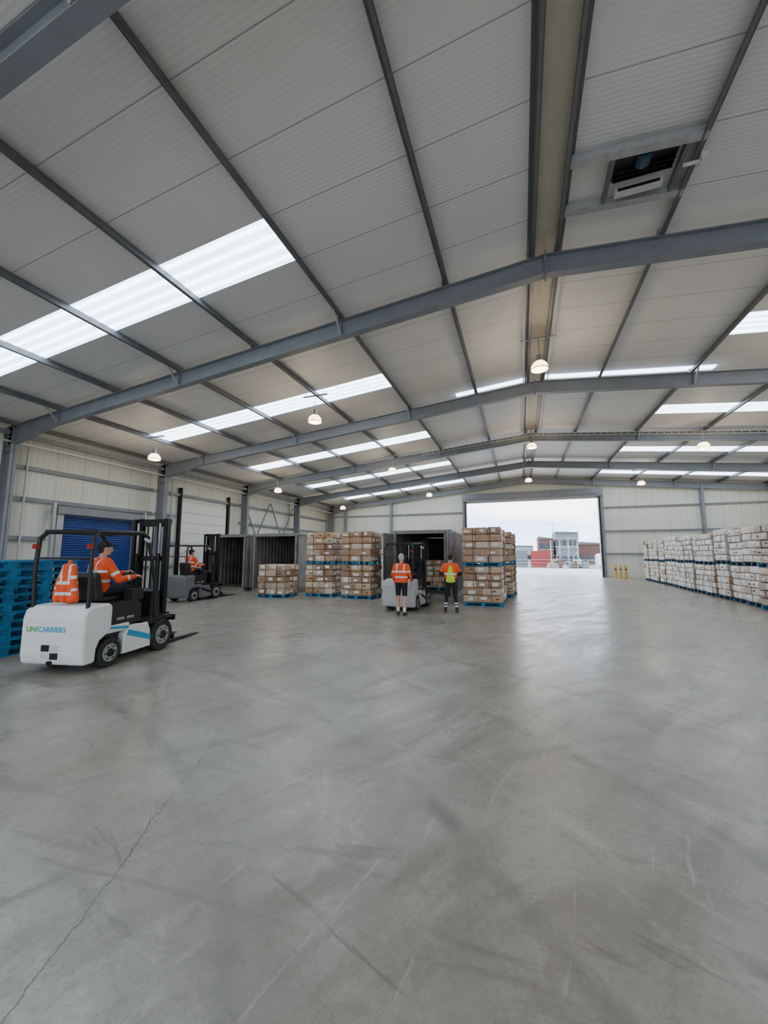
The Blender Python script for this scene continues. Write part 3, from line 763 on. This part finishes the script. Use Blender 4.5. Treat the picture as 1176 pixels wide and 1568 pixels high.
    if text:
        jz=lambda t,c:SILVER if (.30<c.z<.345 or .14<c.z<.185 or (.05<abs(c.x)<.085 and c.z>.3)) else ORANGE
        JP=[cap((0,0,.64),(0,.0,.55),.03,.055,ORANGE,jz),cap((0,.0,.5),(0,.04,.08),.06,.075,ORANGE,jz)]
        for k,xx in enumerate((-.15,-.09,-.03,.035,.10,.15)):
            JP.append(cap((xx*.35,(-.02,.01)[k%2],.56),(xx,(-.045,.0)[k%2],.07),.045,.042,ORANGE,jz))
        JP+=[cap((-.07,0,.55),(-.14,-.03,.32),.045,.04,ORANGE,bands([(.5,.7)],ORANGE)),cap((-.14,-.03,.32),(-.155,-.05,.12),.042,.038,ORANGE,bands([(.3,.5)],ORANGE)),
             cap((.07,0,.55),(.13,-.04,.3),.045,.04,ORANGE,bands([(.5,.7)],ORANGE)),cap((.13,-.04,.3),(.17,-.03,.1),.042,.04,ORANGE,bands([(.3,.5)],ORANGE))]
        o=remesh(JP,.0095,'draped_jacket',e,2); o.location=(-.06,.25,.965)
    return e
F1=(-6.43,3.78); th=math.radians(11.8)
forklift((F1[0],F1[1],0),th,2.42,WHITE,True,True,drot=-.35,hy=-.3)
forklift((-12.05,10.9,0),math.radians(2),2.6,GREYT,True)
forklift((-3.62,11.45,0),math.radians(-3),2.2,SILV,False,fork_z=.25)
bl=MB(); bl.cyl((0,0,0),(0,0,.92),.07,YEL,n=18); bl.sph((0,0,.92),(.07,.07,.04),YEL,18,6); bl.cyl((0,0,.6),(0,0,.7),.0715,BLACK,n=18); bl.box(-.12,.12,-.12,.12,0,.015,YEL)
bm_=bl.mesh('bollard')
for x in(6.75,7.1,7.45): inst('yellow_bollard',bm_,(x,33.9,0))

# ------------------------------------------------------------------ outside yard
GR=mat('yard_concrete',(.52,.51,.48),.8,0,.12,.4); GRV=mat('gravel_ground',(.30,.27,.22),.9,0,.25,.8)
b=MB(); b.box(-90,110,YE+.15,56,-.16,-.01,GR); b.obj('yard_apron')
b=MB(); b.box(-300,300,56,420,-.2,-.04,GRV); b.box(-90,110,-80,YB-.2,-.16,-.02,GR); b.obj('ground_outside')
RC=mat('red_container_paint',(.26,.03,.025),.6); BRK=mat('brown_brick',(.11,.055,.04),.8,0,.2,3); GCL=mat('grey_cladding',(.13,.145,.165),.6); WIN=mat('window_glass',(.03,.035,.05),.15); ROOFM=mat('roof_metal',(.09,.10,.115),.5)
LCL=mat('light_cladding',(.30,.30,.29),.6)
def building(name,x0,x1,y0,y1,h,m,nfl,k,mono=.5):
    b=MB(); b.box(x0,x1,y0,y1,-.04,h,m)
    b.prism([(x0-.05,h),(x1+.05,h),(x1+.05,h+.12),(x0-.05,h+mono)],y0-.2,y1+.2,ROOFM,'y')
    for f in range(nfl):
        z=.7+f*(h-.4)/nfl
        for i in range(k):
            x=x0+(i+.5)*(x1-x0)/k; w=(x1-x0)/k*.36; b.box(x-w,x+w,y0-.03,y0+.02,z,z+1.1,WIN); b.box(x-w-.05,x+w+.05,y0-.05,y0-.02,z-.08,z,CONDUIT)
    b.obj(name)
building('apartment_building',3.0,5.4,74,82,4.6,BRK,2,2); building('office_building',5.8,9.4,74,82,5.6,GCL,2,4,.3)
building('warehouse_shed',9.9,19,84,96,3.8,BRK,1,5,.6); building('warehouse_shed',-14,2.4,86,98,3.6,LCL,1,7,.5)
b=MB(); b.box(1.4,4.0,62,64.4,-.04,2.4,RC)
for i in range(9): b.box(1.5+i*.28,1.62+i*.28,61.96,62.0,.1,2.3,RC)
b.obj('red_shipping_container')
b=MB(); b.box(-4,.9,63,65,-.04,2.5,GCL); 
for i in range(16): b.box(-3.9+i*.28,-3.8+i*.28,62.96,63,.1,2.4,GCL)
b.obj('site_container')
b=MB()
for x in(4.6,5.9,7.2,8.5): 
    for y in(68,69.2): b.cyl((x,y,-.04),(x,y,4.2),.04,GALV,n=6)
for z in(1.2,2.6,4.0):
    b.box(4.5,8.6,68,69.2,z,z+.05,WOOD)
    b.beam((4.6,68,z+.5),(8.5,68,z+.5),.04,.04,GALV)
for x in(4.6,5.9,7.2): b.beam((x,68,0),(x+1.3,68,2.6),.04,.04,GALV)
b.obj('scaffold')
b=MB()
b.cyl((7.3,100,0),(7.3,100,9.6),.14,GALV,.09,8); b.beam((5.2,100,9.0),(9.0,100,9.0),.1,.12,GALV); b.obj('light_mast')
b=MB()
for x in range(-20,40,3): b.cyl((x,56.5,-.04),(x,56.5,1.2),.035,GALV,n=6)
for z in(.3,.7,1.15): b.beam((-20,56.5,z),(39,56.5,z),.03,.03,GALV)
b.obj('mesh_fence')
b=MB(); rr=random.Random(3)
for i in range(34): 
    x,y,s,h=rr.uniform(3.2,8.2),rr.uniform(58,61),rr.uniform(.3,1.0),rr.uniform(.3,1.2)
    b.prism([(x,-.04),(x+s,-.04),(x+s*.8,h),(x+s*.3,h*1.1)],y,y+s,rr.choice([BRK,CONT,WOOD,KRAFT,GALV,GCL]),'y')
b.obj('rubble_pile')
b=MB(); b.prism([(9.6,.35),(9.6,1.7),(9.9,1.95),(13.0,1.95),(13.6,1.25),(14.5,1.1),(14.6,.35)],58.5,60.3,WHITE,'y')
b.prism([(12.8,1.3),(13.0,1.85),(13.05,1.85),(13.55,1.3)],58.48,60.32,WIN,'y')
for x in(10.5,13.7): b.cyl((x,58.45,.3),(x,60.35,.3),.34,RUBBER,n=18)
b.obj('white_van',None,.05)

# ------------------------------------------------------------------ world
w=bpy.data.worlds.new('world');SC.world=w;w.use_nodes=True;t=w.node_tree
bg=t.nodes['Background'];tc=t.nodes.new('ShaderNodeTexCoord')
mp=t.nodes.new('ShaderNodeMapping');mp.inputs['Scale'].default_value=(1,1,3.5);t.links.new(tc.outputs['Generated'],mp.inputs['Vector'])
cl=noise(t,mp.outputs[0],3.0,6,.55,.3)
c=mix(t,ramp(t,cl,(.44,.56,0,1)),(.48,.68,1.0),(1.0,1.0,1.0))
t.links.new(c,bg.inputs['Color']);bg.inputs['Strength'].default_value=6.0

# ------------------------------------------------------------------ camera
cd=bpy.data.cameras.new('camera');co=bpy.data.objects.new('camera',cd);SC.collection.objects.link(co)
cd.sensor_fit='VERTICAL';cd.sensor_height=36;cd.sensor_width=27;cd.lens=36*831/2212
co.location=(0,0,1.7);co.rotation_euler=(math.radians(96.45),0,math.radians(19.52));cd.clip_end=1000
if ZOOM:
    cd.lens*=ZOOM[2]; cd.shift_x=(ZOOM[0]-829.5)*ZOOM[2]/2212; cd.shift_y=-(ZOOM[1]-1106)*ZOOM[2]/2212
SC.camera=co
